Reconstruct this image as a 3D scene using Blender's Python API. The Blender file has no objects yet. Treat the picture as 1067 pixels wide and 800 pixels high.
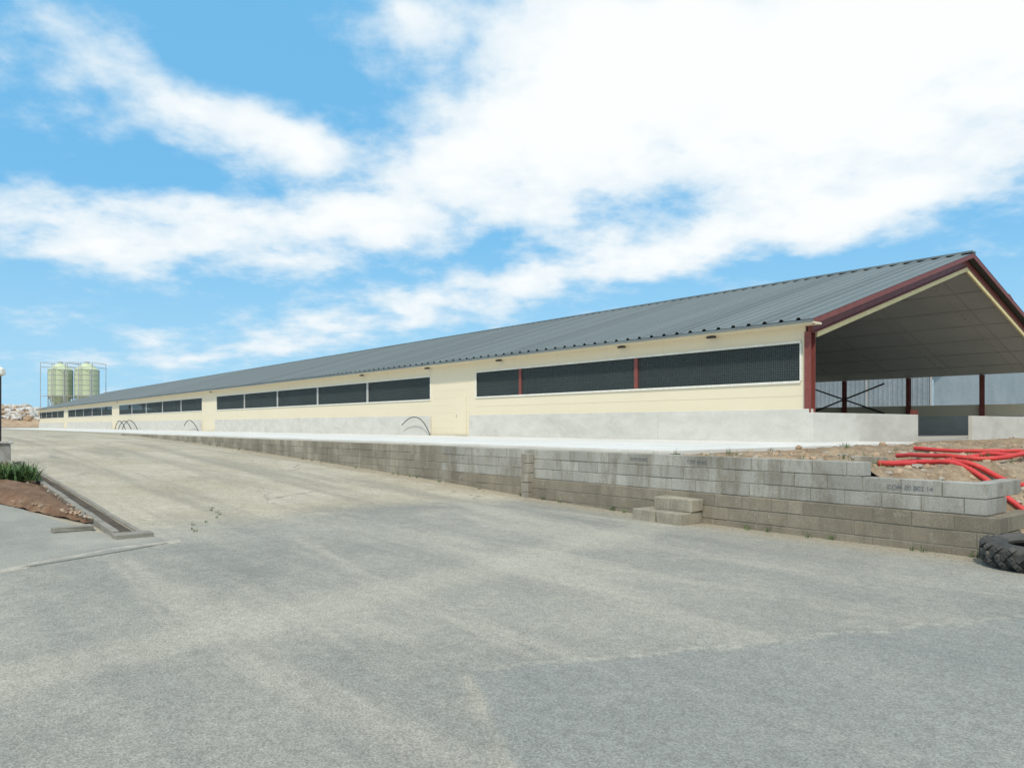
import bpy, math, random
import numpy as np
from mathutils import Vector, Matrix, noise
random.seed(7)
R=math.radians
scene=bpy.context.scene
scene.view_settings.view_transform='Standard'
scene.view_settings.look='None'
scene.view_settings.exposure=0
ANG=R(129.4); CX,CY=9.64,23.8
ZS=1.05
# ------------------------------------------------------------------ helpers
def link(o,parent=None,frame=False):
    scene.collection.objects.link(o)
    if parent is not None: o.parent=parent
    if frame:
        o.location=(CX,CY,0); o.rotation_euler=(0,0,ANG)
    return o
def empty(name,frame=True,loc=None):
    o=bpy.data.objects.new(name,None); link(o,None,frame)
    if loc: o.location=loc
    return o
class MB:
    def __init__(s): s.v=[];s.f=[];s.m=[];s.c=[]
    def quad(s,a,b,c,d,m=0,col=None):
        i=len(s.v); s.v+= [a,b,c,d]; s.f.append((i,i+1,i+2,i+3)); s.m.append(m); s.c.append(col)
    def box(s,x0,x1,y0,y1,z0,z1,m=0,col=None,jit=0):
        i=len(s.v)
        P=[(x,y,z) for z in (z0,z1) for y in (y0,y1) for x in (x0,x1)]
        if jit: P=[tuple(c+random.uniform(-jit,jit) for c in p) for p in P]
        s.v+=P
        for f in ((0,2,3,1),(4,5,7,6),(0,1,5,4),(2,6,7,3),(0,4,6,2),(1,3,7,5)):
            s.f.append(tuple(i+k for k in f)); s.m.append(m); s.c.append(col)
    def bar(s,a,b,w,h,m=0,up=(0,0,1)):
        a=Vector(a);b=Vector(b);d=(b-a).normalized();u=Vector(up)
        r=d.cross(u).normalized()*w/2; t=r.cross(d).normalized()*h/2
        i=len(s.v)
        for p in (a,b):
            for q in (-r-t,r-t,r+t,-r+t): s.v.append(tuple(p+q))
        for f in ((0,1,2,3),(7,6,5,4),(0,4,5,1),(1,5,6,2),(2,6,7,3),(3,7,4,0)):
            s.f.append(tuple(i+k for k in f)); s.m.append(m); s.c.append(None)
    def tube(s,pts,r,n=8,m=0,cap=True):
        pts=[Vector(p) for p in pts]; i0=len(s.v)
        for k,p in enumerate(pts):
            d=(pts[min(k+1,len(pts)-1)]-pts[max(k-1,0)]).normalized()
            u=Vector((0,0,1)) if abs(d.z)<.9 else Vector((1,0,0))
            a=d.cross(u).normalized(); b=a.cross(d)
            rr=r[k] if isinstance(r,(list,tuple)) else r
            for j in range(n):
                t=2*math.pi*j/n; s.v.append(tuple(p+(a*math.cos(t)+b*math.sin(t))*rr))
        for k in range(len(pts)-1):
            for j in range(n):
                a0=i0+k*n+j;a1=i0+k*n+(j+1)%n
                s.f.append((a0,a1,a1+n,a0+n)); s.m.append(m); s.c.append(None)
        if cap:
            s.f.append(tuple(i0+j for j in range(n))[::-1]); s.m.append(m); s.c.append(None)
            k=i0+(len(pts)-1)*n
            s.f.append(tuple(k+j for j in range(n))); s.m.append(m); s.c.append(None)
    def stone(s,c,r,m=0):
        ph=(1+5**.5)/2
        V=[(-1,ph,0),(1,ph,0),(-1,-ph,0),(1,-ph,0),(0,-1,ph),(0,1,ph),(0,-1,-ph),(0,1,-ph),(ph,0,-1),(ph,0,1),(-ph,0,-1),(-ph,0,1)]
        F=[(0,11,5),(0,5,1),(0,1,7),(0,7,10),(0,10,11),(1,5,9),(5,11,4),(11,10,2),(10,7,6),(7,1,8),(3,9,4),(3,4,2),(3,2,6),(3,6,8),(3,8,9),(4,9,5),(2,4,11),(6,2,10),(8,6,7),(9,8,1)]
        sc=[r*random.uniform(.35,.62) for _ in range(3)]; rz=random.uniform(0,6.3); i=len(s.v)
        for v in V:
            k=random.uniform(.75,1.2); x,y,z=v[0]*sc[0]*k,v[1]*sc[1]*k,v[2]*sc[2]*k*.8
            s.v.append((c[0]+x*math.cos(rz)-y*math.sin(rz),c[1]+x*math.sin(rz)+y*math.cos(rz),c[2]+z))
        for f in F: s.f.append(tuple(i+k for k in f)); s.m.append(m); s.c.append(None)
    def build(s,name,mats,parent=None,frame=False,smooth=False,bevel=0):
        me=bpy.data.meshes.new(name); me.from_pydata([tuple(v) for v in s.v],[],s.f)
        for m in mats: me.materials.append(m)
        me.polygons.foreach_set('material_index',s.m)
        if any(c is not None for c in s.c):
            at=me.color_attributes.new('Col','FLOAT_COLOR','CORNER')
            for p,c in zip(me.polygons,s.c):
                c=c or (1,1,1)
                for li in p.loop_indices: at.data[li].color=(c[0],c[1],c[2],1)
        if smooth: me.polygons.foreach_set('use_smooth',[True]*len(me.polygons))
        me.update()
        o=bpy.data.objects.new(name,me); link(o,parent,frame)
        if bevel:
            b=o.modifiers.new('b','BEVEL'); b.width=bevel; b.segments=1; b.limit_method='ANGLE'
        return o
class NT:
    def __init__(s,nt): s.nt=nt
    def n(s,t,**k):
        o=s.nt.nodes.new(t)
        for a,b in k.items(): setattr(o,a,b)
        return o
    def l(s,a,b): s.nt.links.new(a,b)
    def sv(s,inp,v):
        if hasattr(v,'is_output'): s.l(v,inp)
        else: inp.default_value=v
    def math(s,op,a,b=0.0,c=None,clamp=False):
        o=s.n('ShaderNodeMath',operation=op,use_clamp=clamp); s.sv(o.inputs[0],a); s.sv(o.inputs[1],b)
        if c is not None: s.sv(o.inputs[2],c)
        return o.outputs[0]
    def noise(s,vec,scale,detail=4,rough=.6,dist=0):
        o=s.n('ShaderNodeTexNoise'); s.l(vec,o.inputs['Vector']); o.inputs['Scale'].default_value=scale
        o.inputs['Detail'].default_value=detail;o.inputs['Roughness'].default_value=rough;o.inputs['Distortion'].default_value=dist
        return o.outputs['Fac']
    def ss(s,v,a,b,lo=0.0,hi=1.0):
        o=s.n('ShaderNodeMapRange',interpolation_type='SMOOTHSTEP'); s.sv(o.inputs[0],v)
        for i,x in zip((1,2,3,4),(a,b,lo,hi)): o.inputs[i].default_value=x
        return o.outputs[0]
    def mix(s,f,a,b,bt='MIX'):
        o=s.n('ShaderNodeMix',data_type='RGBA',blend_type=bt); s.sv(o.inputs[0],f)
        for inp,v in ((o.inputs[6],a),(o.inputs[7],b)):
            if hasattr(v,'is_output'): s.l(v,inp)
            else: inp.default_value=(v[0],v[1],v[2],1)
        return o.outputs[2]
    def gray(s,v):
        o=s.n('ShaderNodeCombineColor')
        for i in range(3): s.sv(o.inputs[i],v)
        return o.outputs[0]
def newmat(name):
    m=bpy.data.materials.new(name); m.use_nodes=True
    nt=NT(m.node_tree); b=m.node_tree.nodes['Principled BSDF']
    tc=nt.n('ShaderNodeTexCoord'); return m,nt,b,tc.outputs['Object']
def bumpit(nt,b,h,strength,dist):
    o=nt.n('ShaderNodeBump'); nt.l(h,o.inputs['Height']); o.inputs['Strength'].default_value=strength; o.inputs['Distance'].default_value=dist
    nt.l(o.outputs[0],b.inputs['Normal'])
def mat(name,c1,c2,scale=2,rough=.8,bump=.3,bscale=40,bdist=.01,metal=0,usecol=False,stretch=None,stain=None,spec=.3,fine_amt=.13):
    m,nt,b,co=newmat(name)
    if stretch:
        mp=nt.n('ShaderNodeMapping'); nt.l(co,mp.inputs[0]); mp.inputs['Scale'].default_value=stretch; cv=mp.outputs[0]
    else: cv=co
    f=nt.ss(nt.noise(cv,scale,5,.65),.3,.7)
    col=nt.mix(f,c1,c2)
    if stain:
        f2=nt.ss(nt.noise(cv,scale*.37,6,.7,.5),.5,.72,0,stain[1]); col=nt.mix(f2,col,stain[0])
    if usecol:
        a=nt.n('ShaderNodeVertexColor',layer_name='Col'); col=nt.mix(1.0,col,a.outputs[0],'MULTIPLY')
    if fine_amt:
        fine=nt.noise(co,bscale,3,.7)
        col=nt.mix(1.0,col,nt.gray(nt.ss(fine,.2,.8,1-fine_amt,1+fine_amt)),'MULTIPLY')
        if bump: bumpit(nt,b,fine,bump,bdist)
    nt.l(col,b.inputs['Base Color']); b.inputs['Roughness'].default_value=rough; b.inputs['Metallic'].default_value=metal
    b.inputs['Specular IOR Level'].default_value=spec
    return m
# ------------------------------------------------------------------ materials
M_beige=mat('cream_panel',(.74,.655,.48),(.765,.68,.505),.25,.55,0,3,0,stretch=(1,1,4),fine_amt=0)
M_trimw=mat('white_trim',(.8,.78,.7),(.72,.7,.62),2,.5,.05,10)
M_conc=mat('cast_concrete',(.56,.545,.49),(.64,.62,.565),1.1,.85,.2,30,.004,stain=((.45,.425,.37),.6),stretch=(1,1,2.2),fine_amt=.08)
M_slab=mat('slab_concrete',(.62,.605,.56),(.71,.695,.65),.6,.85,.2,25,.004,stain=((.50,.47,.40),.6),fine_amt=.08)
M_floor=mat('floor_concrete',(.42,.40,.36),(.5,.48,.43),.5,.85,.2,25,.004)
M_red=mat('oxide_red_steel',(.185,.055,.045),(.235,.07,.058),3,.5,.1,20,.003)
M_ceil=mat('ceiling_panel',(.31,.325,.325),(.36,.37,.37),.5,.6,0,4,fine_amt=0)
M_cjoint=mat('ceiling_joint',(.26,.27,.265),(.29,.3,.29),.5,.6,0,4,fine_amt=0)
M_cream=mat('insulation_edge',(.80,.70,.40),(.72,.62,.34),3,.8,.2,20)
M_dark=mat('dark_plastic',(.03,.03,.03),(.05,.05,.05),5,.5,.1,20)
M_grayp=mat('gray_post',(.42,.42,.41),(.5,.5,.49),2,.6,.1,20)
M_mortar=mat('mortar',(.22,.205,.17),(.29,.27,.23),4,.95,.6,60)
M_soil=mat('soil',(.22,.15,.09),(.37,.28,.185),1.3,.95,1.0,14,.05,stain=((.45,.385,.29),.6),fine_amt=.25)
M_bed=mat('bed_soil',(.13,.07,.042),(.23,.14,.085),1.5,.95,1.0,20,.04,stain=((.30,.23,.15),.5),fine_amt=.25)
M_ground=mat('ground_dirt',(.30,.26,.19),(.36,.33,.24),.05,.95,.5,3,.05,stain=((.16,.2,.09),.6))
M_gravel=mat('gravel_fill',(.38,.34,.27),(.50,.46,.38),1.2,.95,1.0,30,.03,fine_amt=.2)
M_stone=mat('rubble_stone',(.44,.42,.38),(.62,.60,.56),.7,.9,.5,8,.03)
M_stone2=mat('rubble_brown',(.33,.22,.14),(.46,.35,.24),.7,.9,.5,8,.03)
M_sstone=mat('field_stone',(.30,.26,.21),(.40,.365,.30),2,.9,.5,20,.01)
M_pipe=mat('red_conduit',(.62,.06,.055),(.52,.05,.045),2,.5,.1,20)
M_rubber=mat('tyre_rubber',(.045,.045,.042),(.10,.097,.088),3,.85,.4,40,.005,stain=((.2,.18,.15),.6))
M_silo=mat('silo_green',(.50,.57,.36),(.58,.64,.43),.4,.45,.05,5)
M_steel=mat('galvanised',(.40,.41,.41),(.5,.51,.51),2,.45,.1,20,metal=.2)
M_blade=mat('leaf_green',(.05,.10,.03),(.12,.19,.06),4,.6,0,20)
M_ink=mat('block_ink',(.12,.13,.15),(.22,.23,.24),30,.9,0,20)
M_clad=mat('blue_gray_cladding',(.25,.29,.32),(.31,.355,.385),.4,.5,.05,5)
# masonry
m,nt,b,co=newmat('block_masonry'); M_block=m
a=nt.n('ShaderNodeVertexColor',layer_name='Col')
mp=nt.n('ShaderNodeMapping'); nt.l(co,mp.inputs[0]); mp.inputs['Scale'].default_value=(1.6,1.6,.4)
big=nt.noise(mp.outputs[0],1.3,7,.75,.4); med=nt.noise(co,6,5,.7); fine=nt.noise(co,80,3,.8); wide=nt.noise(co,.5,4,.6)
col=nt.mix(nt.ss(big,.40,.64,0,.75),a.outputs[0],(.215,.19,.145))
col=nt.mix(nt.ss(med,.55,.75,0,.45),col,(.46,.435,.37))
col=nt.mix(1,col,nt.gray(nt.ss(wide,.3,.7,.82,1.12)),'MULTIPLY')
col=nt.mix(1,col,nt.gray(nt.ss(fine,.2,.8,.66,1.3)),'MULTIPLY')
nt.l(col,b.inputs['Base Color']); b.inputs['Roughness'].default_value=.95; b.inputs['Specular IOR Level'].default_value=.15
bumpit(nt,b,nt.math('ADD',fine,nt.math('MULTIPLY',med,.8)),.9,.014)
# roof metal
m,nt,b,co=newmat('roof_metal'); M_roof=m
mp=nt.n('ShaderNodeMapping'); nt.l(co,mp.inputs[0]); mp.inputs['Scale'].default_value=(.9,.08,.08)
f=nt.noise(mp.outputs[0],1.2,4,.7)
sx=nt.n('ShaderNodeSeparateXYZ'); nt.l(co,sx.inputs[0])
sheet_=nt.n('ShaderNodeTexWhiteNoise',noise_dimensions='1D'); nt.l(nt.math('FLOOR',nt.math('DIVIDE',sx.outputs[0],1.2)),sheet_.inputs['W'])
col=nt.mix(f,(.135,.165,.172),(.18,.21,.212))
col=nt.mix(1,col,nt.gray(nt.ss(sheet_.outputs[0],0,1,.9,1.08)),'MULTIPLY')
nt.l(col,b.inputs['Base Color']); b.inputs['Roughness'].default_value=.55
b.inputs['Specular IOR Level'].default_value=.35
# window netting
m,nt,b,co=newmat('window_netting'); M_net=m
sx=nt.n('ShaderNodeSeparateXYZ'); nt.l(co,sx.inputs[0])
g1=nt.math('LESS_THAN',nt.math('FRACT',nt.math('MULTIPLY',sx.outputs[0],12.0)),.14)
g2=nt.math('LESS_THAN',nt.math('FRACT',nt.math('MULTIPLY',sx.outputs[2],12.0)),.14)
g=nt.math('MAXIMUM',g1,g2)
nn=nt.noise(co,.4,3,.5)
c=nt.mix(nn,(.02,.028,.03),(.05,.07,.072))
c=nt.mix(nt.math('MULTIPLY',g,.7),c,(.09,.105,.10))
nt.l(c,b.inputs['Base Color']); b.inputs['Roughness'].default_value=.6; b.inputs['Specular IOR Level'].default_value=.2
tr=nt.n('ShaderNodeBsdfTransparent'); ms=nt.n('ShaderNodeMixShader'); out=m.node_tree.nodes['Material Output']
nt.l(nt.math('MULTIPLY',nt.math('SUBTRACT',1.0,g),.42),ms.inputs[0]); nt.l(b.outputs[0],ms.inputs[1]); nt.l(tr.outputs[0],ms.inputs[2]); nt.l(ms.outputs[0],out.inputs[0])
# road
m,nt,b,co=newmat('road_surface'); M_road=m
sx=nt.n('ShaderNodeSeparateXYZ'); nt.l(co,sx.inputs[0]); S,P=sx.outputs[0],sx.outputs[1]
ge=nt.n('ShaderNodeNewGeometry'); sw=nt.n('ShaderNodeSeparateXYZ'); nt.l(ge.outputs['Position'],sw.inputs[0]); WX,WY=sw.outputs[0],sw.outputs[1]
n1=nt.noise(co,.35,6,.6,.4); n2=nt.noise(co,2.2,6,.65); n3=nt.noise(co,70,3,.8); n4=nt.noise(co,9,5,.75)
vor=nt.n('ShaderNodeTexVoronoi'); nt.l(co,vor.inputs['Vector']); vor.inputs['Scale'].default_value=95
vcol=nt.n('ShaderNodeSeparateColor'); nt.l(vor.outputs['Color'],vcol.inputs[0])
asp=nt.mix(nt.ss(n1,.3,.7),(.255,.25,.218),(.335,.322,.275))
asp=nt.mix(nt.ss(n2,.45,.75,0,.6),asp,(.38,.36,.30))
mp=nt.n('ShaderNodeMapping'); nt.l(co,mp.inputs[0]); mp.inputs['Rotation'].default_value=(0,0,R(12)); mp.inputs['Scale'].default_value=(.12,.9,1)
st=nt.noise(mp.outputs[0],.9,5,.6,.6)
asp=nt.mix(nt.ss(st,.48,.64,0,.6),asp,(.43,.40,.33))
mpb=nt.n('ShaderNodeMapping'); nt.l(co,mpb.inputs[0]); mpb.inputs['Rotation'].default_value=(0,0,R(-35)); mpb.inputs['Scale'].default_value=(.15,1.2,1); mpb.inputs['Location'].default_value=(5,3,0)
st3=nt.noise(mpb.outputs[0],.8,5,.6,.6)
asp=nt.mix(nt.ss(st3,.50,.68,0,.45),asp,(.225,.222,.20))
dd=nt.math('ADD',nt.math('SUBTRACT',WY,nt.math('MULTIPLY_ADD',WX,.30,4.9)),nt.math('MULTIPLY',nt.math('SUBTRACT',n2,.5),.55))
dx=nt.math('ADD',nt.math('SUBTRACT',nt.math('ADD',WX,.28),nt.math('MULTIPLY',nt.math('SUBTRACT',WY,4.5),-.25)),nt.math('MULTIPLY',nt.math('SUBTRACT',n1,.5),.5))
pm=nt.math('MULTIPLY',nt.ss(dd,-.12,.06,1,0),nt.ss(dx,-.03,.10))
asp=nt.mix(nt.math('MULTIPLY',pm,.6),asp,(.245,.25,.235))
edge=nt.math('MULTIPLY',nt.math('MULTIPLY',nt.ss(dx,-.07,0),nt.ss(dx,.0,.06,1,0)),nt.ss(dd,-.1,.1,1,0))
asp=nt.mix(nt.math('MULTIPLY',edge,nt.ss(n2,.35,.65,.1,.5)),asp,(.45,.405,.32))
edge2=nt.math('MULTIPLY',nt.ss(nt.math('ABSOLUTE',dd),.0,.07,.55,0),nt.ss(dx,-.03,.12))
asp=nt.mix(nt.math('MULTIPLY',edge2,nt.ss(n4,.35,.65)),asp,(.46,.43,.35))
tl=nt.math('ABSOLUTE',nt.math('ADD',nt.math('SUBTRACT',S,nt.math('MULTIPLY_ADD',P,-.22,-1.8)),nt.math('MULTIPLY',nt.math('SUBTRACT',n1,.5),1.2)))
asp=nt.mix(nt.ss(tl,.1,.6,.4,0),asp,(.45,.42,.34))
tan=nt.mix(nt.ss(n1,.3,.7),(.38,.33,.24),(.48,.43,.335))
tan=nt.mix(nt.ss(n2,.5,.75,0,.6),tan,(.56,.52,.43))
mp2=nt.n('ShaderNodeMapping'); nt.l(co,mp2.inputs[0]); mp2.inputs['Scale'].default_value=(.07,1.1,1)
st2=nt.noise(mp2.outputs[0],1.0,5,.65,.4)
tan=nt.mix(nt.ss(st2,.45,.66,0,.75),tan,(.29,.265,.21))
blot=nt.noise(co,.9,5,.7,.8)
tan=nt.mix(nt.ss(blot,.58,.72,0,.55),tan,(.27,.235,.175))
vc=nt.n('ShaderNodeTexVoronoi',feature='DISTANCE_TO_EDGE')
wv=nt.n('ShaderNodeVectorMath',operation='MULTIPLY_ADD'); nz=nt.n('ShaderNodeTexNoise'); nt.l(co,nz.inputs['Vector']); nz.inputs['Scale'].default_value=1.5
nt.l(nz.outputs['Color'],wv.inputs[0]); wv.inputs[1].default_value=(.9,.9,0); nt.l(co,wv.inputs[2]); nt.l(wv.outputs[0],vc.inputs['Vector']); vc.inputs['Scale'].default_value=.28
crack=nt.math('MULTIPLY',nt.ss(vc.outputs['Distance'],.0,.010,.6,0),nt.ss(n1,.42,.6))
tan=nt.mix(crack,tan,(.19,.17,.13))
zone=nt.ss(nt.math('ADD',nt.math('ADD',S,nt.math('MULTIPLY',nt.math('SUBTRACT',n1,.5),3.0)),nt.math('MULTIPLY',nt.math('SUBTRACT',n2,.5),1.8)),-1.6,.4)
col=nt.mix(zone,asp,tan)
wd_=nt.ss(nt.math('ADD',P,nt.math('MULTIPLY',nt.math('SUBTRACT',n2,.5),.9)),12.5,13.4,.7,0)
col=nt.mix(wd_,col,(.36,.31,.225))
col=nt.mix(1,col,nt.gray(nt.ss(vcol.outputs[0],0,1,.82,1.20)),'MULTIPLY')
col=nt.mix(1,col,nt.gray(nt.ss(n3,.2,.8,.80,1.2)),'MULTIPLY')
col=nt.mix(1,col,nt.gray(nt.ss(n4,.25,.75,.88,1.12)),'MULTIPLY')
nt.l(col,b.inputs['Base Color']); b.inputs['Roughness'].default_value=.92; b.inputs['Specular IOR Level'].default_value=.2
hh=nt.math('ADD',nt.math('MULTIPLY',vor.outputs['Distance'],.8),nt.math('MULTIPLY',n4,.9))
bumpit(nt,b,hh,.5,.012)
# ------------------------------------------------------------------ ground profile
XS=[-3000,-5,-.5,3,10,22,32,45,3000]; HS=[0,0,.1,.25,.48,.80,.98,1.035,1.035]
def h(s):
    return float(np.mean([np.interp(s+o,XS,HS) for o in (-1.5,-.75,0,.75,1.5)]))
def sheet(name,srange,prange,zf,mats,parent=None,frame=True,smooth=True):
    me=MB(); ns,np_=len(srange),len(prange)
    for s in srange:
        for p in prange: me.v.append((s,p,zf(s,p)))
    for i in range(ns-1):
        for j in range(np_-1):
            a=i*np_+j; me.f.append((a,a+np_,a+np_+1,a+1)); me.m.append(0); me.c.append(None)
    return me.build(name,mats,parent,frame,smooth)
sl=[-3000,-1000,-300,-60]+list(np.arange(-12,50,.6))+[60,90,200,500,1000,3000]
sheet('ground',sl,[-3000,-1000,-200,-60,0,30,100,300,1000,3000],lambda s,p:h(s)-.05,[M_ground])
rA=MB()
def addgrid(mb,sr,pr,zf):
    i0=len(mb.v); n=len(pr)
    for s in sr:
        for p in pr: mb.v.append((s,p,zf(s,p)))
    for i in range(len(sr)-1):
        for j in range(n-1):
            a=i0+i*n+j; mb.f.append((a,a+n,a+n+1,a+1)); mb.m.append(0); mb.c.append(None)
addgrid(rA,[-80,-30]+list(np.arange(-12,50,.6))+[60,90,130,178],[12.3,14,16,18,20,22,26,40,75],lambda s,p:h(s))
addgrid(rA,[-80,-30,-12,-8],[-60,-20,0,6,12.3],lambda s,p:0.0)
rA.build('yard_road',[M_road],None,True,True)
# older asphalt apron at the left, nearly flush
ap=MB(); base=[(-2.05,19.9),(-1.4,19.93),(-.7,20.5),(3.4,21.3),(5,22.2),(5,40),(-7.5,40),(-4.2,27),(-3.3,23.8),(-2.8,21.8)]
pts=[]
for i,(s,p) in enumerate(base):
    s2,p2=base[(i+1)%len(base)]
    for k in range(8):
        t=k/8; q=(s+(s2-s)*t,p+(p2-p)*t); o=.06*noise.noise(Vector((q[0]*3,q[1]*3,5))); pts.append((q[0]+o,q[1]+o*.5))
n=len(pts)
for (s,p) in pts: ap.v.append((s,p,h(s)+.014))
for (s,p) in pts: ap.v.append((s,p,h(s)-.03))
ap.f.append(tuple(range(n))); ap.m.append(0); ap.c.append(None)
for i in range(n):
    j=(i+1)%n; ap.f.append((i,j,j+n,i+n)); ap.m.append(0); ap.c.append(None)
M_apron=mat('apron_asphalt',(.25,.245,.215),(.32,.31,.265),.9,.92,.6,60,.008,stain=((.40,.375,.315),.6),fine_amt=.26)
ap.build('driveway_apron',[M_apron],None,True)
dr=MB()
E_=[(-1.95,19.75),(-2.1,20.6),(-2.75,21.8),(-3.25,23.8),(-4.1,27)]
n=0
for (i,(s,p)) in enumerate(E_[:-1]):
    s2,p2=E_[i+1]
    for k in range(14):
        t=k/14; a=s+(s2-s)*t; c=p+(p2-p)*t; w_=.09+.09*noise.noise(Vector((a*6,c*6,0)))
        a+=.06*noise.noise(Vector((a*2,c*5,3)))
        dr.v+=[(a-w_,c,h(a-w_)+.001),(a-w_*.3,c,h(a)+.018),(a+w_*.4,c,h(a)+.020),(a+w_*.9,c,h(a)+.010)]; n+=1
for i in range(n-1):
    for j in range(3):
        a=i*4+j; dr.f.append((a,a+1,a+5,a+4)); dr.m.append(0); dr.c.append(None)
M_dust=mat('dust',(.32,.30,.25),(.44,.41,.34),5,.95,.6,60,.008,fine_amt=.25)
dr.build('dust_ridge',[M_dust],None,True,True)
# ------------------------------------------------------------------ soil bank
def soilz(s,p):
    v=noise.noise(Vector((s*.8,p*.8,3)))*.14+noise.noise(Vector((s*2.7,p*2.7,7)))*.09+noise.noise(Vector((s*7,p*7,1)))*.035
    foot=-9.0-.7*min(1,max(0,(12.0-p)/3))
    k=min(1,max(0,(s-foot)/1.6)); k=k*k*(3-2*k)
    top=.93+.09*min(1,max(0,(9-p)/6))
    if s>-2.6: v*=.3; top=min(top,.95)
    return -.08+k*(top+.08)+v*(0.3+.7*k)
sheet('soil_bank',np.arange(-10.4,.3,.10),np.arange(-45,12.26,.2),soilz,[M_soil],smooth=True)
sheet('gravel_strip',[-2.2]+list(np.arange(-2,46,1.5)),[9.3,10.4,11.4,12.3],lambda s,p:.985+.01*noise.noise(Vector((s,p,0))),[M_gravel])
st=MB()
for _ in range(1500):
    s=random.uniform(-9.8,-2.4); p=random.uniform(-14,12.0) if random.random()<.6 else random.uniform(6,12.1)
    r=random.choice([.02,.02,.03,.03,.04,.06,.09]) ; st.stone((s,p,soilz(s,p)+r*.1),r,random.choice([0,1,1]))
st.build('soil_stones',[M_sstone,M_stone2],None,True)
# loose gravel on the yard
lg=MB()
for _ in range(1900):
    u=random.random()
    if u<.6: s=random.uniform(-9,30); p=12.62+abs(random.gauss(0,.25))
    else: s=random.uniform(-3,20); p=random.uniform(12.7,19.8)
    lg.stone((s,p,h(s)+.003),random.uniform(.005,.014)*(1.5 if u<.3 else 1),0)
lg.build('loose_gravel',[M_sstone],None,True)
# ------------------------------------------------------------------ poultry shed
SH=empty('poultry_barn')
LEN=177.; W=25.8; PR=-12.9
def zr(p): return 5.12+.30*(-p) if p>=PR else 5.12+.30*12.9-.30*(-(p-PR))
S0=-.35
roof=MB()
prof=[(0,0),(.40,0),(.44,.075),(.54,.075),(.58,0)]
cols=[]
s=S0
while s<LEN+.5:
    for a,zz in prof: cols.append((s+a,zz))
    s+=.6
for (pa,pb) in ((.55,PR),(PR,-W-.55)):
    i0=len(roof.v)
    for (ss_,zz) in cols:
        roof.v.append((ss_,pa,zr(pa)+zz)); roof.v.append((ss_,pb,zr(pb)+zz))
    for i in range(len(cols)-1):
        a=i0+2*i; roof.f.append((a,a+1,a+3,a+2)); roof.m.append(0); roof.c.append(None)
roof.box(S0,LEN+.5,PR-.22,PR+.22,zr(PR)+.0,zr(PR)+.08,0)
roof.build('roof',[M_roof],SH)
ev=MB()
ev.box(S0,LEN+.5,.0,.53,zr(.5)-.16,zr(.5)-.10,0)
ev.box(S0,LEN+.5,.50,.60,zr(.5)-.11,zr(.5)-.04,1)
ev.build('eave_soffit',[M_beige,M_roof],SH)
ce=MB()
CD=.62
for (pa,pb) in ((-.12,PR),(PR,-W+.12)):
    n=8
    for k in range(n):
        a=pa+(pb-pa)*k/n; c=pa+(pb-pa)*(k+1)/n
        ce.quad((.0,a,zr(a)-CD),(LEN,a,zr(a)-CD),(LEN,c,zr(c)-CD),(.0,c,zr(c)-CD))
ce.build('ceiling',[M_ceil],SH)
cb=MB()
for k in range(0,14):
    for (pa,pb) in ((-.12,PR),(PR,-W+.12)):
        if k%2: continue
        a=pa+(pb-pa)*(k+.5)/14.
        cb.box(.05,60,a-.015,a+.015,zr(a)-CD-.012,zr(a)-CD-.003,0)
for k in range(0,14):
    s=1.2+k*3.6
    for (pa,pb) in ((-.3,PR),(PR,-W+.3)):
        cb.bar((s,pa,zr(pa)-CD-.01),(s,pb,zr(pb)-CD-.01),.025,.012,0)
        for j in range(1,30):
            q=pa+(pb-pa)*j/30.; cb.box(s+.5,s+.56,q-.03,q+.03,zr(q)-CD-.03,zr(q)-CD-.003,1)
cb.build('ceiling_joints',[M_cjoint,M_steel],SH)
gb=MB()
def slope_slab(mb,s0,s1,pa,pb,o0,o1,m):
    i=len(mb.v)
    for s in (s0,s1):
        for p in (pa,pb):
            for o in (o0,o1): mb.v.append((s,p,zr(p)+o))
    for f in ((0,1,3,2),(4,6,7,5),(0,4,5,1),(2,3,7,6),(0,2,6,4),(1,5,7,3)):
        mb.f.append(tuple(i+k for k in f)); mb.m.append(m); mb.c.append(None)
for (pa,pb) in ((.5,PR),(PR,-W-.5)):
    slope_slab(gb,S0+.01,S0+.04,pa,pb,-.20,-.005,0)
    A_=0.0 if pa>0 else pa; B_=pb if pb==PR else -W
    slope_slab(gb,-.05,.12,A_,B_,-.52,-.20,0)
    slope_slab(gb,-.12,.19,A_,B_,-.56,-.525,0)
    slope_slab(gb,-.08,.0,-.25 if pa>0 else pa,pb if pb==PR else -W+.25,-.74,-.565,1)
gb.build('gable_rafter',[M_red,M_cream],SH)
po=MB()
def ipost(mb,s,p,z0,z1,m=0,w=.26,d=.20):
    mb.box(s-d/2,s+d/2,p-w/2,p-w/2+.02,z0,z1,m); mb.box(s-d/2,s+d/2,p+w/2-.02,p+w/2,z0,z1,m); mb.box(s-.008,s+.008,p-w/2+.02,p+w/2-.02,z0,z1,m)
ipost(po,.06,-.02,ZS,zr(0)-.5,0,.30,.22)
for k in range(1,25):
    ipost(po,7.3*k,-.30,ZS,zr(-.3)-.64,0)
for k in range(0,46):
    ipost(po,3.5+4.05*k,-W+.22,ZS,zr(-W)-.6,0)
ipost(po,.06,-W+.02,ZS,zr(0)-.5,0,.30,.22)
ipost(po,.06,-7.9,ZS,ZS+1.15,0,.2,.2)
a=-W+.25
po.bar((9.0,a,ZS+1.3),(14.2,a,ZS+3.2),.09,.09,1); po.bar((9.0,a,ZS+3.2),(14.2,a,ZS+1.3),.09,.09,1)
po.build('steel_posts',[M_red,M_dark],SH)
wa=MB(); wn=MB(); fr=MB(); cw=MB()
groups=[(.35,18.1)]+[(22.3+40.8*i,min(58.8+40.8*i,176.6)) for i in range(4)]
Zc=ZS+1.08; Zw0=ZS+1.95; Zw1=ZS+3.27
wt=zr(0)-.25
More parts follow.
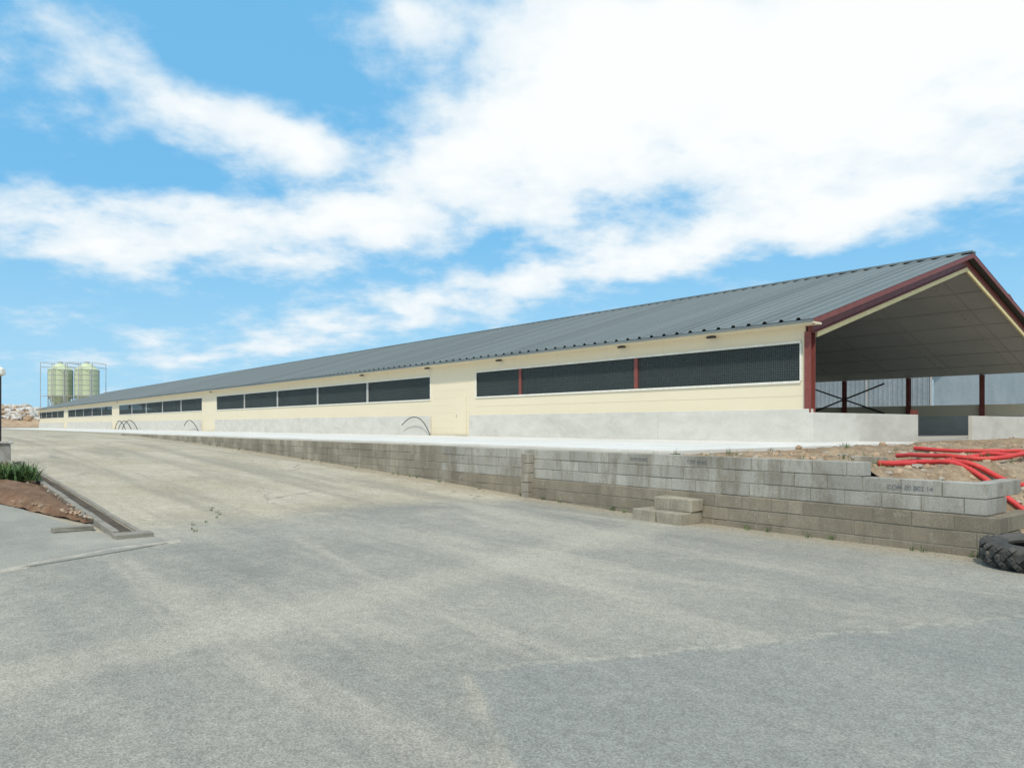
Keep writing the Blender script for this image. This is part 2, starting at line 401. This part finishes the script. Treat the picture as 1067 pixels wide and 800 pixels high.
wa.box(.2,LEN,-.10,0,Zw1,wt,0)
prev=.2
for gi,(a,c) in enumerate(groups):
    if a>prev+.01: wa.box(prev,a,-.10,0,ZS-.02 if gi else Zc,Zw1,0)
    wa.box(a,c,-.10,0,ZS+.2,Zw0,0); prev=c
    wn.box(a+.01,c-.01,-.075,-.06,Zw0+.01,Zw1-.01,0)
    fr.box(a,c,-.02,.05,Zw0-.02,Zw0+.05,0); fr.box(a,c,-.02,.03,Zw1-.04,Zw1+.03,0)
    fr.box(a-.03,a+.04,-.03,.026,Zw0+.052,Zw1-.042,0); fr.box(c-.04,c+.03,-.03,.026,Zw0+.052,Zw1-.042,0)
    fr.box(a+.05,c-.05,-.20,-.14,Zw0+.42,Zw0+.47,2)
    s=7.4 if gi==0 else a+7.3
    while s<c-1:
        fr.box(s-.09,s+.09,-.055,-.0,Zw0+.052,Zw1-.042,1 if gi==0 else 2); s+=7.2 if gi==0 else 7.3
    s=a-.35 if gi==0 else a-.1
    e=18.5 if gi==0 else c+.1
    L=(e-s)/max(1,round((e-s)/6.1))
    while s<e-.1:
        dz=random.uniform(-.012,.012)
        cw.box(s+.006,s+L-.006,-.16,.14+random.uniform(-.006,.006),ZS-.3,Zc+dz,0); s+=L
for k in range(1,60):
    s=k*3.0
    wa.box(s-.006,s+.006,.001,.004,Zw1+.06,wt-.02,1)
wa.box(.2,LEN,.001,.006,Zw1+.55,Zw1+.56,1)
wa.box(.2,18.1,.001,.006,Zc+.42,Zc+.43,1)
for k in range(1,8): wa.box(18.55,22.1,.001,.004,ZS+.4*k,ZS+.4*k+.008,1)
fr.box(18.9,19.9,.006,.03,ZS+.02,ZS+2.1,3); fr.box(19.0,19.8,.031,.036,ZS+.1,ZS+2.0,3); fr.box(19.72,19.76,.04,.08,ZS+1.0,ZS+1.12,2)
wa.box(LEN-.1,LEN,-W,-.1,ZS,5.2,0)
wa.box(.2,LEN,-W,-W+.1,ZS+1.1,ZS+1.75,0)
M_jt=mat('panel_joint',(.62,.55,.39),(.66,.59,.43),2,.7,0,10)
wa.build('wall_panels',[M_beige,M_jt],SH); wn.build('window_netting',[M_net],SH)
fr.build('window_frames',[M_trimw,M_red,M_grayp,M_beige],SH)
cw.box(-.13,.05,-7.8,.137,ZS-.35,ZS+.96,0); cw.box(-.13,.05,-W,-13.4,ZS-.35,ZS+.96,0)
cw.box(.2,LEN,-W-.02,-W+.13,ZS-.3,ZS+1.1,0)
cw.build('concrete_plinth',[M_conc],SH,bevel=.012)
fl=MB(); fl.box(.05,LEN,-W,-.1,ZS-.3,ZS-.004,0); fl.build('floor',[M_floor],SH)
la=MB()
for s in (3.7,8,16,22.4,30,60,100,140):
    la.box(s-.17,s+.17,.12,.24,zr(.5)-.25,zr(.5)-.18,0); la.box(s-.02,s+.02,.16,.2,zr(.5)-.18,zr(.5)-.12,0)
la.build('eave_lamps',[M_dark],SH)
# ------------------------------------------------------------------ slab
sb=MB()
s=-2.0
while s<LEN:
    L=6.0; sb.box(s+.004,min(s+L,LEN)-.004,.145 if s>=-.2 else -3.0,9.5,ZS-.35,ZS-.003,0); s+=L
sb.build('concrete_apron_slab',[M_slab],None,True,bevel=.01)
# ------------------------------------------------------------------ retaining wall
rw=MB(); PW=12.47
def blockcol(new,row):
    k=random.uniform(.82,1.1)
    if new: return (.42*k,.41*k,.365*k)
    if random.random()<.15: k*=1.15
    return (.29*k,.255*k,.195*k)
rows=[-.1,.1,.3,.5,.7,.9]
for ri,z in enumerate(rows):
    new=z>=.49
    s_end={.9:-7.55,.7:-9.02,.5:-9.02}.get(round(z,1),-9.18)
    s=s_end
    first=.25 if ri%2 else .5
    while s<37:
        L2=first if first else .5; first=None
        mid=s+L2/2; off=.0
        if not new and mid<-.6: off=.06
        if z+.2>h(mid)-.05:
            c=blockcol(new or mid>2.5,ri)
            if mid>2.5: c=(c[0]*.86,c[1]*.81,c[2]*.72)
            j=random.uniform(-.006,.006)
            rw.box(s+.005,s+L2-.005,PW-.2,PW+off+j,z+.005,z+.195,0,c,jit=.002)
        s+=L2
for ri,z in enumerate(rows[:5]):
    se=-9.02 if z>=.49 else -9.18
    for k in range(1 if ri%2 else 2):
        p1=PW-.205-.5*k; p0=p1-.49
        rw.box(se+random.uniform(-.004,.004),se+.2,p0,p1,z+.005,z+.195,0,blockcol(z>=.49,ri),jit=.002)
RW=empty('retaining_wall')
rw.build('blocks',[M_block],RW,bevel=.006)
mo=MB(); mo.box(-9.0,36.9,PW-.19,PW-.008,-.15,.69,0); mo.box(-9.0,36.9,PW-.19,PW-.008,.69,.893,0); mo.box(-7.5,36.9,PW-.19,PW-.008,.894,1.093,0)
mo.box(-9.16,-.62,PW-.005,PW+.05,-.15,.493,0)
mo.build('mortar_core',[M_mortar],RW)
bt=MB()
for i in range(5): bt.box(-.72,-.50,PW+.01,PW+.17+random.uniform(-.01,.01),.02+.2*i,.21+.2*i,0,(.36,.335,.28),jit=.004)
bt.build('pier',[M_block],RW,bevel=.008)
def text(t,s,p,z,size):
    cu=bpy.data.curves.new('stencil','FONT'); cu.body=t; cu.size=size; cu.extrude=.0005
    o=bpy.data.objects.new('stencil_text',cu); cu.materials.append(M_ink); link(o,RW)
    o.location=(s,p,z); o.rotation_euler=(R(90),0,R(180))
text('COM 00 B02',-4.6,PW+.009,.975,.075); text('COM 00 B02',-3.35,PW+.009,.975,.075); text('COM 00 B02 14',-7.85,PW+.009,.76,.085)
sp=MB()
for k in range(2): sp.box(-4.95+.52*k,-4.45+.52*k,PW+.07,PW+.62,h(-4.4)-.02,.2,0,(.38,.345,.27),jit=.01)
sp.box(-4.97,-4.2,PW+.07,PW+.38,.205,.41,0,(.42,.385,.30),jit=.01)
sp.build('block_steps',[M_block],None,True,bevel=.012)
lb=MB(); lb.box(-6.9,-6.45,10.3,10.5,.98,1.09,0,(.5,.46,.38),jit=.01); lb.build('loose_block',[M_block],None,True,bevel=.01)
# ------------------------------------------------------------------ weeds
wd=MB()
def tuft(mb,c,n,hgt,spread,w,m=0):
    for _ in range(n):
        a=random.uniform(0,6.283); L=hgt*random.uniform(.6,1.15); lean=spread*random.uniform(.2,1.0)
        bx=c[0]+random.gauss(0,spread*.25); by=c[1]+random.gauss(0,spread*.25)
        dx,dy=math.cos(a),math.sin(a); px,py=-dy*w/2,dx*w/2
        prev=None; N=5
        for k in range(N+1):
            t=k/N; r=lean*t**1.5; z=c[2]+L*(t*1.25-.55*t*t*(lean/spread)*1.3)
            ww=1-t*.92
            q=((bx+dx*r+px*ww,by+dy*r+py*ww,z),(bx+dx*r-px*ww,by+dy*r-py*ww,z))
            if prev: mb.quad(prev[0],prev[1],q[1],q[0],m)
            prev=q
for _ in range(30):
    s=random.choice([random.uniform(-9,-1),random.uniform(-1,24)]); tuft(wd,(s,PW+.07+random.uniform(0,.1),h(s)),14,.10,.08,.008)
for _ in range(40):
    s=random.uniform(-8,-2.5);p=random.uniform(3,12); tuft(wd,(s,p,soilz(s,p)),16,.16,.14,.01)
for k in range(9):
    s=-1.3+.28*k+random.uniform(-.06,.06); p=19.35-.13*k+.15*math.sin(k); tuft(wd,(s,p,h(s)),10,.05,.06,.008)
wd.build('weeds',[M_blade],None,True)
# ------------------------------------------------------------------ planting bed, gutter, plant
def bedp(s): return 20.42+.30*max(0,s)+.9*max(0,s-4)*.5
bd=MB(); n=18
sr=list(np.arange(-.2,12.2,.1))
for s in sr:
    for k in range(n):
        t=k/(n-1); p=20.42+(bedp(s)-20.42)*t
        e=min(1,4*min(t,1-t)+.0)
        bd.v.append((s,p,h(s)+.03+.16*e*min(1,(s+.2)/3)+.05*noise.noise(Vector((s*3,p*3,0)))+.025*noise.noise(Vector((s*9,p*9,0)))))
for i in range(len(sr)-1):
    for j in range(n-1):
        a=i*n+j; bd.f.append((a,a+n,a+n+1,a+1)); bd.m.append(0); bd.c.append(None)
bd.build('planting_bed',[M_bed],None,True,True)
gt=MB()
for i in range(14):
    s=-1.2+i; z=h(s); z2=h(s+1); j1=random.uniform(-.012,.012); j2=random.uniform(-.012,.012)
    gt.bar((s,20.37+j1,z+.03+j1),(s+.98,20.37+j2,z2+.03+j1),.09,.14,0)
    gt.bar((s,20.02+j2,z-.02),(s+.98,20.02+j1,z2-.02),.07,.10,0)
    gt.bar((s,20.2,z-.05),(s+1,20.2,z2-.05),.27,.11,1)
gt.box(-1.45,-1.2,19.95,20.42,h(-1.3)-.02,h(-1.3)+.07,0)
gt.box(-.50,-.30,20.5,21.0,h(0)-.0,h(0)+.07,0,jit=.01)
M_drk=mat('drain_painted_shade',(.07,.055,.04),(.12,.095,.07),4,.95,.8,30,.02)  # dark strip colour paints the shade of a channel recess that isn't cut
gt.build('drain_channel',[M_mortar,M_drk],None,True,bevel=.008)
pl=MB()
for k in range(12): tuft(pl,(6.4+random.uniform(-1.2,1.1),20.85+random.uniform(-.3,.5),h(6.6)+.10),70,.34,.50,.045)
pl.build('iris_clump',[M_blade],None,True)
bs=MB()
for _ in range(320):
    s=random.uniform(0,9); p=random.uniform(20.45,bedp(s)); bs.stone((s,p,h(s)+.11),random.uniform(.010,.035),random.choice([0,1,1]))
bs.build('bed_stones',[M_sstone,M_stone2],None,True)
gp=MB()
for i in range(3): gp.box(12.2,12.7,20.3+.52*i,20.8+.52*i,h(12)-.1,h(12)+.55,0,(.42,.41,.38),jit=.01)
gp.box(12.15,12.75,20.25,21.9,h(12)+.553,h(12)+.62,0,(.5,.49,.46))
gp.build('low_gate_wall',[M_block],None,True,bevel=.015)
pp=MB(); pp.tube([(13.2,20.47,.5),(13.2,20.47,3.0)],.035,8,0); pp.tube([(13.2,20.47,3.0),(13.2,20.47,3.05),(13.2,20.47,3.2),(13.2,20.47,3.26)],[.06,.14,.12,.02],10,1)
pp.build('lamp_post',[M_dark,M_trimw],None,True)
# ------------------------------------------------------------------ hoses
def arc(mb,p0,top,p1,r,m=0):
    P=[]
    for k in range(17):
        t=k/16; a=Vector(p0)*(1-t)**2+2*Vector(top)*t*(1-t)+Vector(p1)*t*t; P.append(a)
    mb.tube(P,r,6,m)
hs=MB()
arc(hs,(21.9,.3,ZS),(22.6,.6,ZS+1.7),(24.8,.35,ZS+.55),.025)
hs.build('water_hose',[M_dark],None,True,True)
hs=MB()
arc(hs,(63,.4,ZS),(64.5,.8,ZS+1.8),(67,.6,ZS+.5),.035)
hs.build('water_hose',[M_dark],None,True,True)
hs=MB()
for k in range(3): arc(hs,(87+k*3.2,.5,ZS),(88+k*3.0,1.2,ZS+2.0+random.uniform(-.7,.9)),(93+k*2.0,1.0,ZS),.045)
hs.build('water_hose',[M_dark],None,True,True)
# ------------------------------------------------------------------ red conduits
pc=MB()
Mi=(Matrix.Translation((CX,CY,0))@Matrix.Rotation(ANG,4,'Z')).inverted()
def pipe(pts,r):
    P=[]; pts=[Vector(p) for p in pts]; n=len(pts)
    for i in range(n-1):
        p0=pts[max(i-1,0)];p1=pts[i];p2=pts[i+1];p3=pts[min(i+2,n-1)]
        seg=max(6,int((p2-p1).length/.025))
        for k in range(seg):
            t=k/seg
            P.append(.5*((2*p1)+(-p0+p2)*t+(2*p0-5*p1+4*p2-p3)*t*t+(-p0+3*p1-3*p2+p3)*t**3))
    out=[]
    for q in P:
        l=Mi@Vector((q[0],q[1],0)); z=max(soilz(l.x,l.y) if l.y<12.25 else h(l.x),0)
        out.append(Vector((q[0],q[1],z+r+q[2])))
    zs=[o.z for o in out]
    for k in range(len(out)):
        a=max(0,k-12); c=min(len(out),k+13); out[k].z=sum(zs[a:c])/(c-a)+.015
    rr=[r*(1.0 if k%2 else .84) for k in range(len(out))]
    pc.tube(out,rr,9,0)
pipe([(5.75,11.6,.0),(6.5,12.0,.02),(7.4,12.9,.0),(8.6,13.6,.03),(11,14.2,0)],.045)
pipe([(6.3,12.8,.0),(6.7,11.9,.04),(7.1,11.2,.03),(7.9,11.2,.0),(9.5,12.2,0),(12,12.4,0)],.045)
pipe([(7.6,14.6,.0),(7.9,13.4,.06),(8.6,13.0,.05),(9.8,13.6,.12),(12,14.2,0)],.045)
pipe([(8.6,15.8,.0),(9.2,14.8,.06),(10.2,14.6,.05),(12,15.4,.05),(14,16,0)],.045)
pipe([(6.75,11.6,.02),(7.15,10.75,.02),(7.6,10.35,.02),(8.6,10.3,0)],.045)
pc.build('red_conduit_pipes',[M_pipe],None,False,True)
# ------------------------------------------------------------------ tractor tyre
ty=MB(); Ro,Ri,T=.54,.30,.27; N=64
prof=[(Ri,.05),(Ri+.03,.02),(Ro-.10,.0),(Ro-.03,.03),(Ro,.07),(Ro+.005,T/2),(Ro,T-.07),(Ro-.03,T-.03),(Ro-.10,T),(Ri+.03,T-.02),(Ri,T-.05),(Ri+.02,T-.09),(Ro-.09,T-.09),(Ro-.07,T/2),(Ro-.09,.09),(Ri+.02,.09)]
k=len(prof)
for i in range(N):
    a=2*math.pi*i/N
    for (r,z) in prof: ty.v.append((r*math.cos(a),r*math.sin(a),z))
for i in range(N):
    for j in range(k):
        a=i*k+j;b_=i*k+(j+1)%k;c_=((i+1)%N)*k+(j+1)%k;d_=((i+1)%N)*k+j
        ty.f.append((a,d_,c_,b_)); ty.m.append(0); ty.c.append(None)
NL=22
for i in range(NL*2):
    side=i%2; a0=2*math.pi*i/(NL*2)
    pts=[]
    for kk in range(5):
        t=kk/4; a=a0+.20*t; z=(T/2+.02-(T/2-.0)*t) if side else (T/2-.02+(T/2-.0)*t)
        r=Ro+.018-(.05 if kk==4 else 0)
        pts.append(Vector((r*math.cos(a),r*math.sin(a),z)))
    for q in range(4):
        m_=(pts[q]+pts[q+1])/2; ty.bar(pts[q],pts[q+1],.055,.04,0,up=(m_.x,m_.y,0))
o=ty.build('tractor_tyre',[M_rubber],None,False,False,bevel=.005)
o.location=(5.93,8.30,.035); o.rotation_euler=(R(2),R(-3),.3)
# ------------------------------------------------------------------ neighbouring shed
NS=empty('cladding_shed')
cl=MB()
def clad(s0,s1,p,z0,z1):
    s=s0
    while s<s1:
        P=[(s,0),(s+.18,0),(s+.22,.04),(s+.30,.04),(s+.34,0)]
        for k in range(4):
            cl.quad((P[k][0],p+P[k][1],z0),(P[k+1][0],p+P[k+1][1],z0),(P[k+1][0],p+P[k+1][1],z1),(P[k][0],p+P[k][1],z1),0)
        s+=.34
clad(9,70,-33,1.0,6.3)
for k in range(14):
    cl.box(9+4.5*k,9.12+4.5*k,-32.95,-32.86,1.0,6.3,1)
cl.box(9,70,-33.2,-32.9,.5,2.0,2)
cl.build('side_wall',[M_clad,M_grayp,M_conc],NS)
rf=MB()
for (pa,za,pb,zb) in ((-32.4,6.3,-46,12.0),(-46,12.0,-59.6,6.3)):
    i=len(rf.v)
    for s in (8.4,70.):
        for (p,z) in ((pa,za),(pb,zb)):
            for o in (0,.12): rf.v.append((s,p,z+o))
    for f in ((0,1,3,2),(4,6,7,5),(0,4,5,1),(2,3,7,6),(0,2,6,4),(1,5,7,3)):
        rf.f.append(tuple(i+k for k in f)); rf.m.append(0); rf.c.append(None)
    rf.bar((8.3,pa,za-.1),(8.3,pb,zb-.1),.1,.55,1)
rf.build('shed_roof',[M_roof,M_red],NS)
gw=MB()
gw.v=[(9,-33.1,1),(9,-59,1),(9,-59,6.3),(9,-46,11.8),(9,-33.1,6.3)]; gw.f=[(0,1,2,3,4)]; gw.m=[0]; gw.c=[None]
gw.build('gable_wall',[M_clad],NS)
# ------------------------------------------------------------------ silos
def silo(X,depth):
    E=bpy.data.objects.new('feed_silo',None); link(E); E.location=(X,depth,1.0)
    b_=MB(); r=2.75
    zz=[(.5,4.0),(r,8.2),(r,14.8),(r*.55,16.0),(.5,16.5)]
    b_.tube([(0,0,z) for _,z in zz],[q for q,_ in zz],28,0)
    b_.build('silo_body',[M_silo],E,False,False)
    c=MB()
    for z in (8.2,9.5,10.8,12.1,13.4,14.75): c.tube([(0,0,z-.05),(0,0,z+.05)],r+.05,28,0)
    for a in range(6):
        t=a*math.pi/3+.3; x,y=(r+.05)*math.cos(t),(r+.05)*math.sin(t); c.bar((x,y,-1),(x,y,14.8),.18,.18,0,up=(1,0,0))
        t2=t+math.pi/3; c.bar((x,y,4),((r+.05)*math.cos(t2),(r+.05)*math.sin(t2),8),.1,.1,0)
    q_=r+.4
    for (x,y) in ((-q_,-q_),(q_,-q_),(q_,q_),(-q_,q_)): c.bar((x,y,-1),(x,y,16.5),.12,.12,0,up=(1,0,0))
    for z in (8.0,15.4,16.5):
        P4=[(-q_,-q_,z),(q_,-q_,z),(q_,q_,z),(-q_,q_,z)]
        for i in range(4): c.bar(P4[i],P4[(i+1)%4],.09,.09,0)
    for sx_ in (-.3,.3): c.bar((sx_,-r-.4,2),(sx_,-r-.4,16.5),.08,.08,0,up=(1,0,0))
    for q in range(29): c.bar((-.3,-r-.4,2+q*.5),(.3,-r-.4,2+q*.5),.05,.05,0)
    c.tube([(0,0,16.4),(0,0,16.9)],.6,12,0)
    c.build('frame_and_ladder',[M_steel],E)
silo(-116.1,190); silo(-109.3,190)
# ------------------------------------------------------------------ rubble mound
def moundz(s,p):
    a=math.exp(-((s-197)/11)**2-((p-14)/26)**4)*4.6
    return 1.0+a*(1+.35*noise.noise(Vector((s*.15,p*.15,0))))+.5*noise.noise(Vector((s*.5,p*.5,2)))*min(1,a)
sheet('rubble_mound',np.arange(178,222,.9),np.arange(-22,60,1.2),lambda s,p:moundz(s,p)-.1,[M_stone2])
rb=MB()
for _ in range(1500):
    s=random.uniform(187,204); p=random.uniform(-12,44); z=moundz(s,p)
    if z<3.2 and random.random()<.8: continue
    rb.stone((s,p,z+.1),random.uniform(.3,1.1),random.choice([0,0,1]))
rb.build('rubble_stones',[M_stone,M_stone2],None,True)
# ------------------------------------------------------------------ sky
SUN=Vector((-.10,-.62,.78)).normalized()
el=math.asin(SUN.z); az=math.atan2(SUN.x,SUN.y)
w=bpy.data.worlds.new('World'); scene.world=w; w.use_nodes=True
try:
    w.cycles.sampling_method='MANUAL'; w.cycles.sample_map_resolution=512
except Exception as e: print(e)
nt=NT(w.node_tree); bg=w.node_tree.nodes['Background']
sky=nt.n('ShaderNodeTexSky',sky_type='NISHITA'); sky.sun_disc=False; sky.sun_elevation=el; sky.sun_rotation=az; sky.ozone_density=1.5; sky.dust_density=.6
tc=nt.n('ShaderNodeTexCoord'); D=tc.outputs['Generated']
sx=nt.n('ShaderNodeSeparateXYZ'); nt.l(D,sx.inputs[0]); X,Y,Z=sx.outputs
A=nt.math('ARCTAN2',X,Y); E=nt.math('ARCSINE',Z)
cv=nt.n('ShaderNodeCombineXYZ'); nt.l(A,cv.inputs[0]); nt.l(E,cv.inputs[1])
zp=nt.math('MAXIMUM',nt.math('ADD',Z,.28),.05)
uv=nt.n('ShaderNodeCombineXYZ'); nt.l(nt.math('DIVIDE',X,zp),uv.inputs[0]); nt.l(nt.math('DIVIDE',Y,zp),uv.inputs[1])
wn_=nt.n('ShaderNodeTexNoise'); nt.l(uv.outputs[0],wn_.inputs['Vector']); wn_.inputs['Scale'].default_value=3.2; wn_.inputs['Detail'].default_value=4
wm=nt.n('ShaderNodeVectorMath',operation='MULTIPLY_ADD'); nt.l(wn_.outputs['Color'],wm.inputs[0]); wm.inputs[1].default_value=(.16,.09,0)
off=nt.n('ShaderNodeVectorMath',operation='ADD'); nt.l(cv.outputs[0],off.inputs[0]); off.inputs[1].default_value=(-.08,-.045,0); nt.l(off.outputs[0],wm.inputs[2])
AE=wm.outputs[0]
def ae(px,py):
    dx=px-533; return math.atan(dx/770),math.atan((443-py)/math.hypot(770,dx))
G=[(215,115,105,30,-5,.72),(130,245,170,34,4,.78),(370,222,120,44,8,.78),(250,305,260,26,0,.10),(540,140,150,85,0,.55),(620,45,130,60,0,.42),(840,110,280,130,8,.75),
(900,20,360,95,0,.68),(640,282,300,22,11,.58),(250,357,240,16,10,.45),(90,28,60,30,-15,.40),(20,100,70,20,-10,.38),(1020,195,150,40,5,.5),(315,148,45,22,-10,.5),
(350,75,110,45,0,-.30),(90,170,140,26,0,-.3),(900,260,260,26,6,-.35),(430,18,70,26,0,.40),(200,45,60,35,0,-.12)]
tot=None
for (px,py,a,b_,rot,wt_) in G:
    c=ae(px,py); mp=nt.n('ShaderNodeMapping',vector_type='TEXTURE'); nt.l(AE,mp.inputs[0])
    mp.inputs['Location'].default_value=(c[0],c[1],0); mp.inputs['Rotation'].default_value=(0,0,R(rot)); mp.inputs['Scale'].default_value=(a/820,b_/820,1)
    ln=nt.n('ShaderNodeVectorMath',operation='DOT_PRODUCT'); nt.l(mp.outputs[0],ln.inputs[0]); nt.l(mp.outputs[0],ln.inputs[1])
    g=nt.math('MULTIPLY',nt.math('EXPONENT',nt.math('MULTIPLY',ln.outputs['Value'],-1.0)),wt_)
    tot=g if tot is None else nt.math('ADD',tot,g)
back=nt.ss(Y,-.2,.35,.38,0); high=nt.ss(Z,.5,.8,0,.35); tot=nt.math('ADD',tot,nt.math('ADD',back,high))
f1=nt.noise(uv.outputs[0],4.5,8,.56,.05); f2=nt.noise(uv.outputs[0],13,6,.6,.05)
den=nt.math('ADD',nt.math('ADD',tot,nt.math('MULTIPLY',nt.math('SUBTRACT',f1,.5),1.8)),nt.math('MULTIPLY',nt.math('SUBTRACT',f2,.5),.7))
mask=nt.ss(den,.0,.72,0.0,.98)
skyc=nt.mix(.78,sky.outputs[0],(1.9,5.8,9.6))
hz=nt.ss(Z,.0,.30,.58,0)
skyc=nt.mix(hz,skyc,(5.2,8.0,9.5))
shade=nt.ss(nt.math('SUBTRACT',den,nt.math('MULTIPLY',f2,1.2)),-.35,.5)
cc=nt.mix(shade,(7.2,8.5,9.4),(10.0,10.2,10.2))
col=nt.mix(mask,skyc,cc)
nt.l(col,bg.inputs[0]); bg.inputs[1].default_value=.1
# ------------------------------------------------------------------ sun
L=bpy.data.lights.new('sun','SUN'); L.energy=2.9; L.angle=R(3); L.color=(1,.93,.82)
lo=bpy.data.objects.new('sun',L); link(lo); lo.rotation_euler=SUN.to_track_quat('Z','Y').to_euler()
# ------------------------------------------------------------------ camera
cam=bpy.data.cameras.new('camera'); co_=bpy.data.objects.new('camera',cam); link(co_)
cam.sensor_width=36; cam.lens=36*770/1067; cam.shift_y=43/1067; cam.clip_end=6000; cam.clip_start=.05
co_.location=(0,0,1.6); co_.rotation_euler=(R(90),0,0)
scene.camera=co_
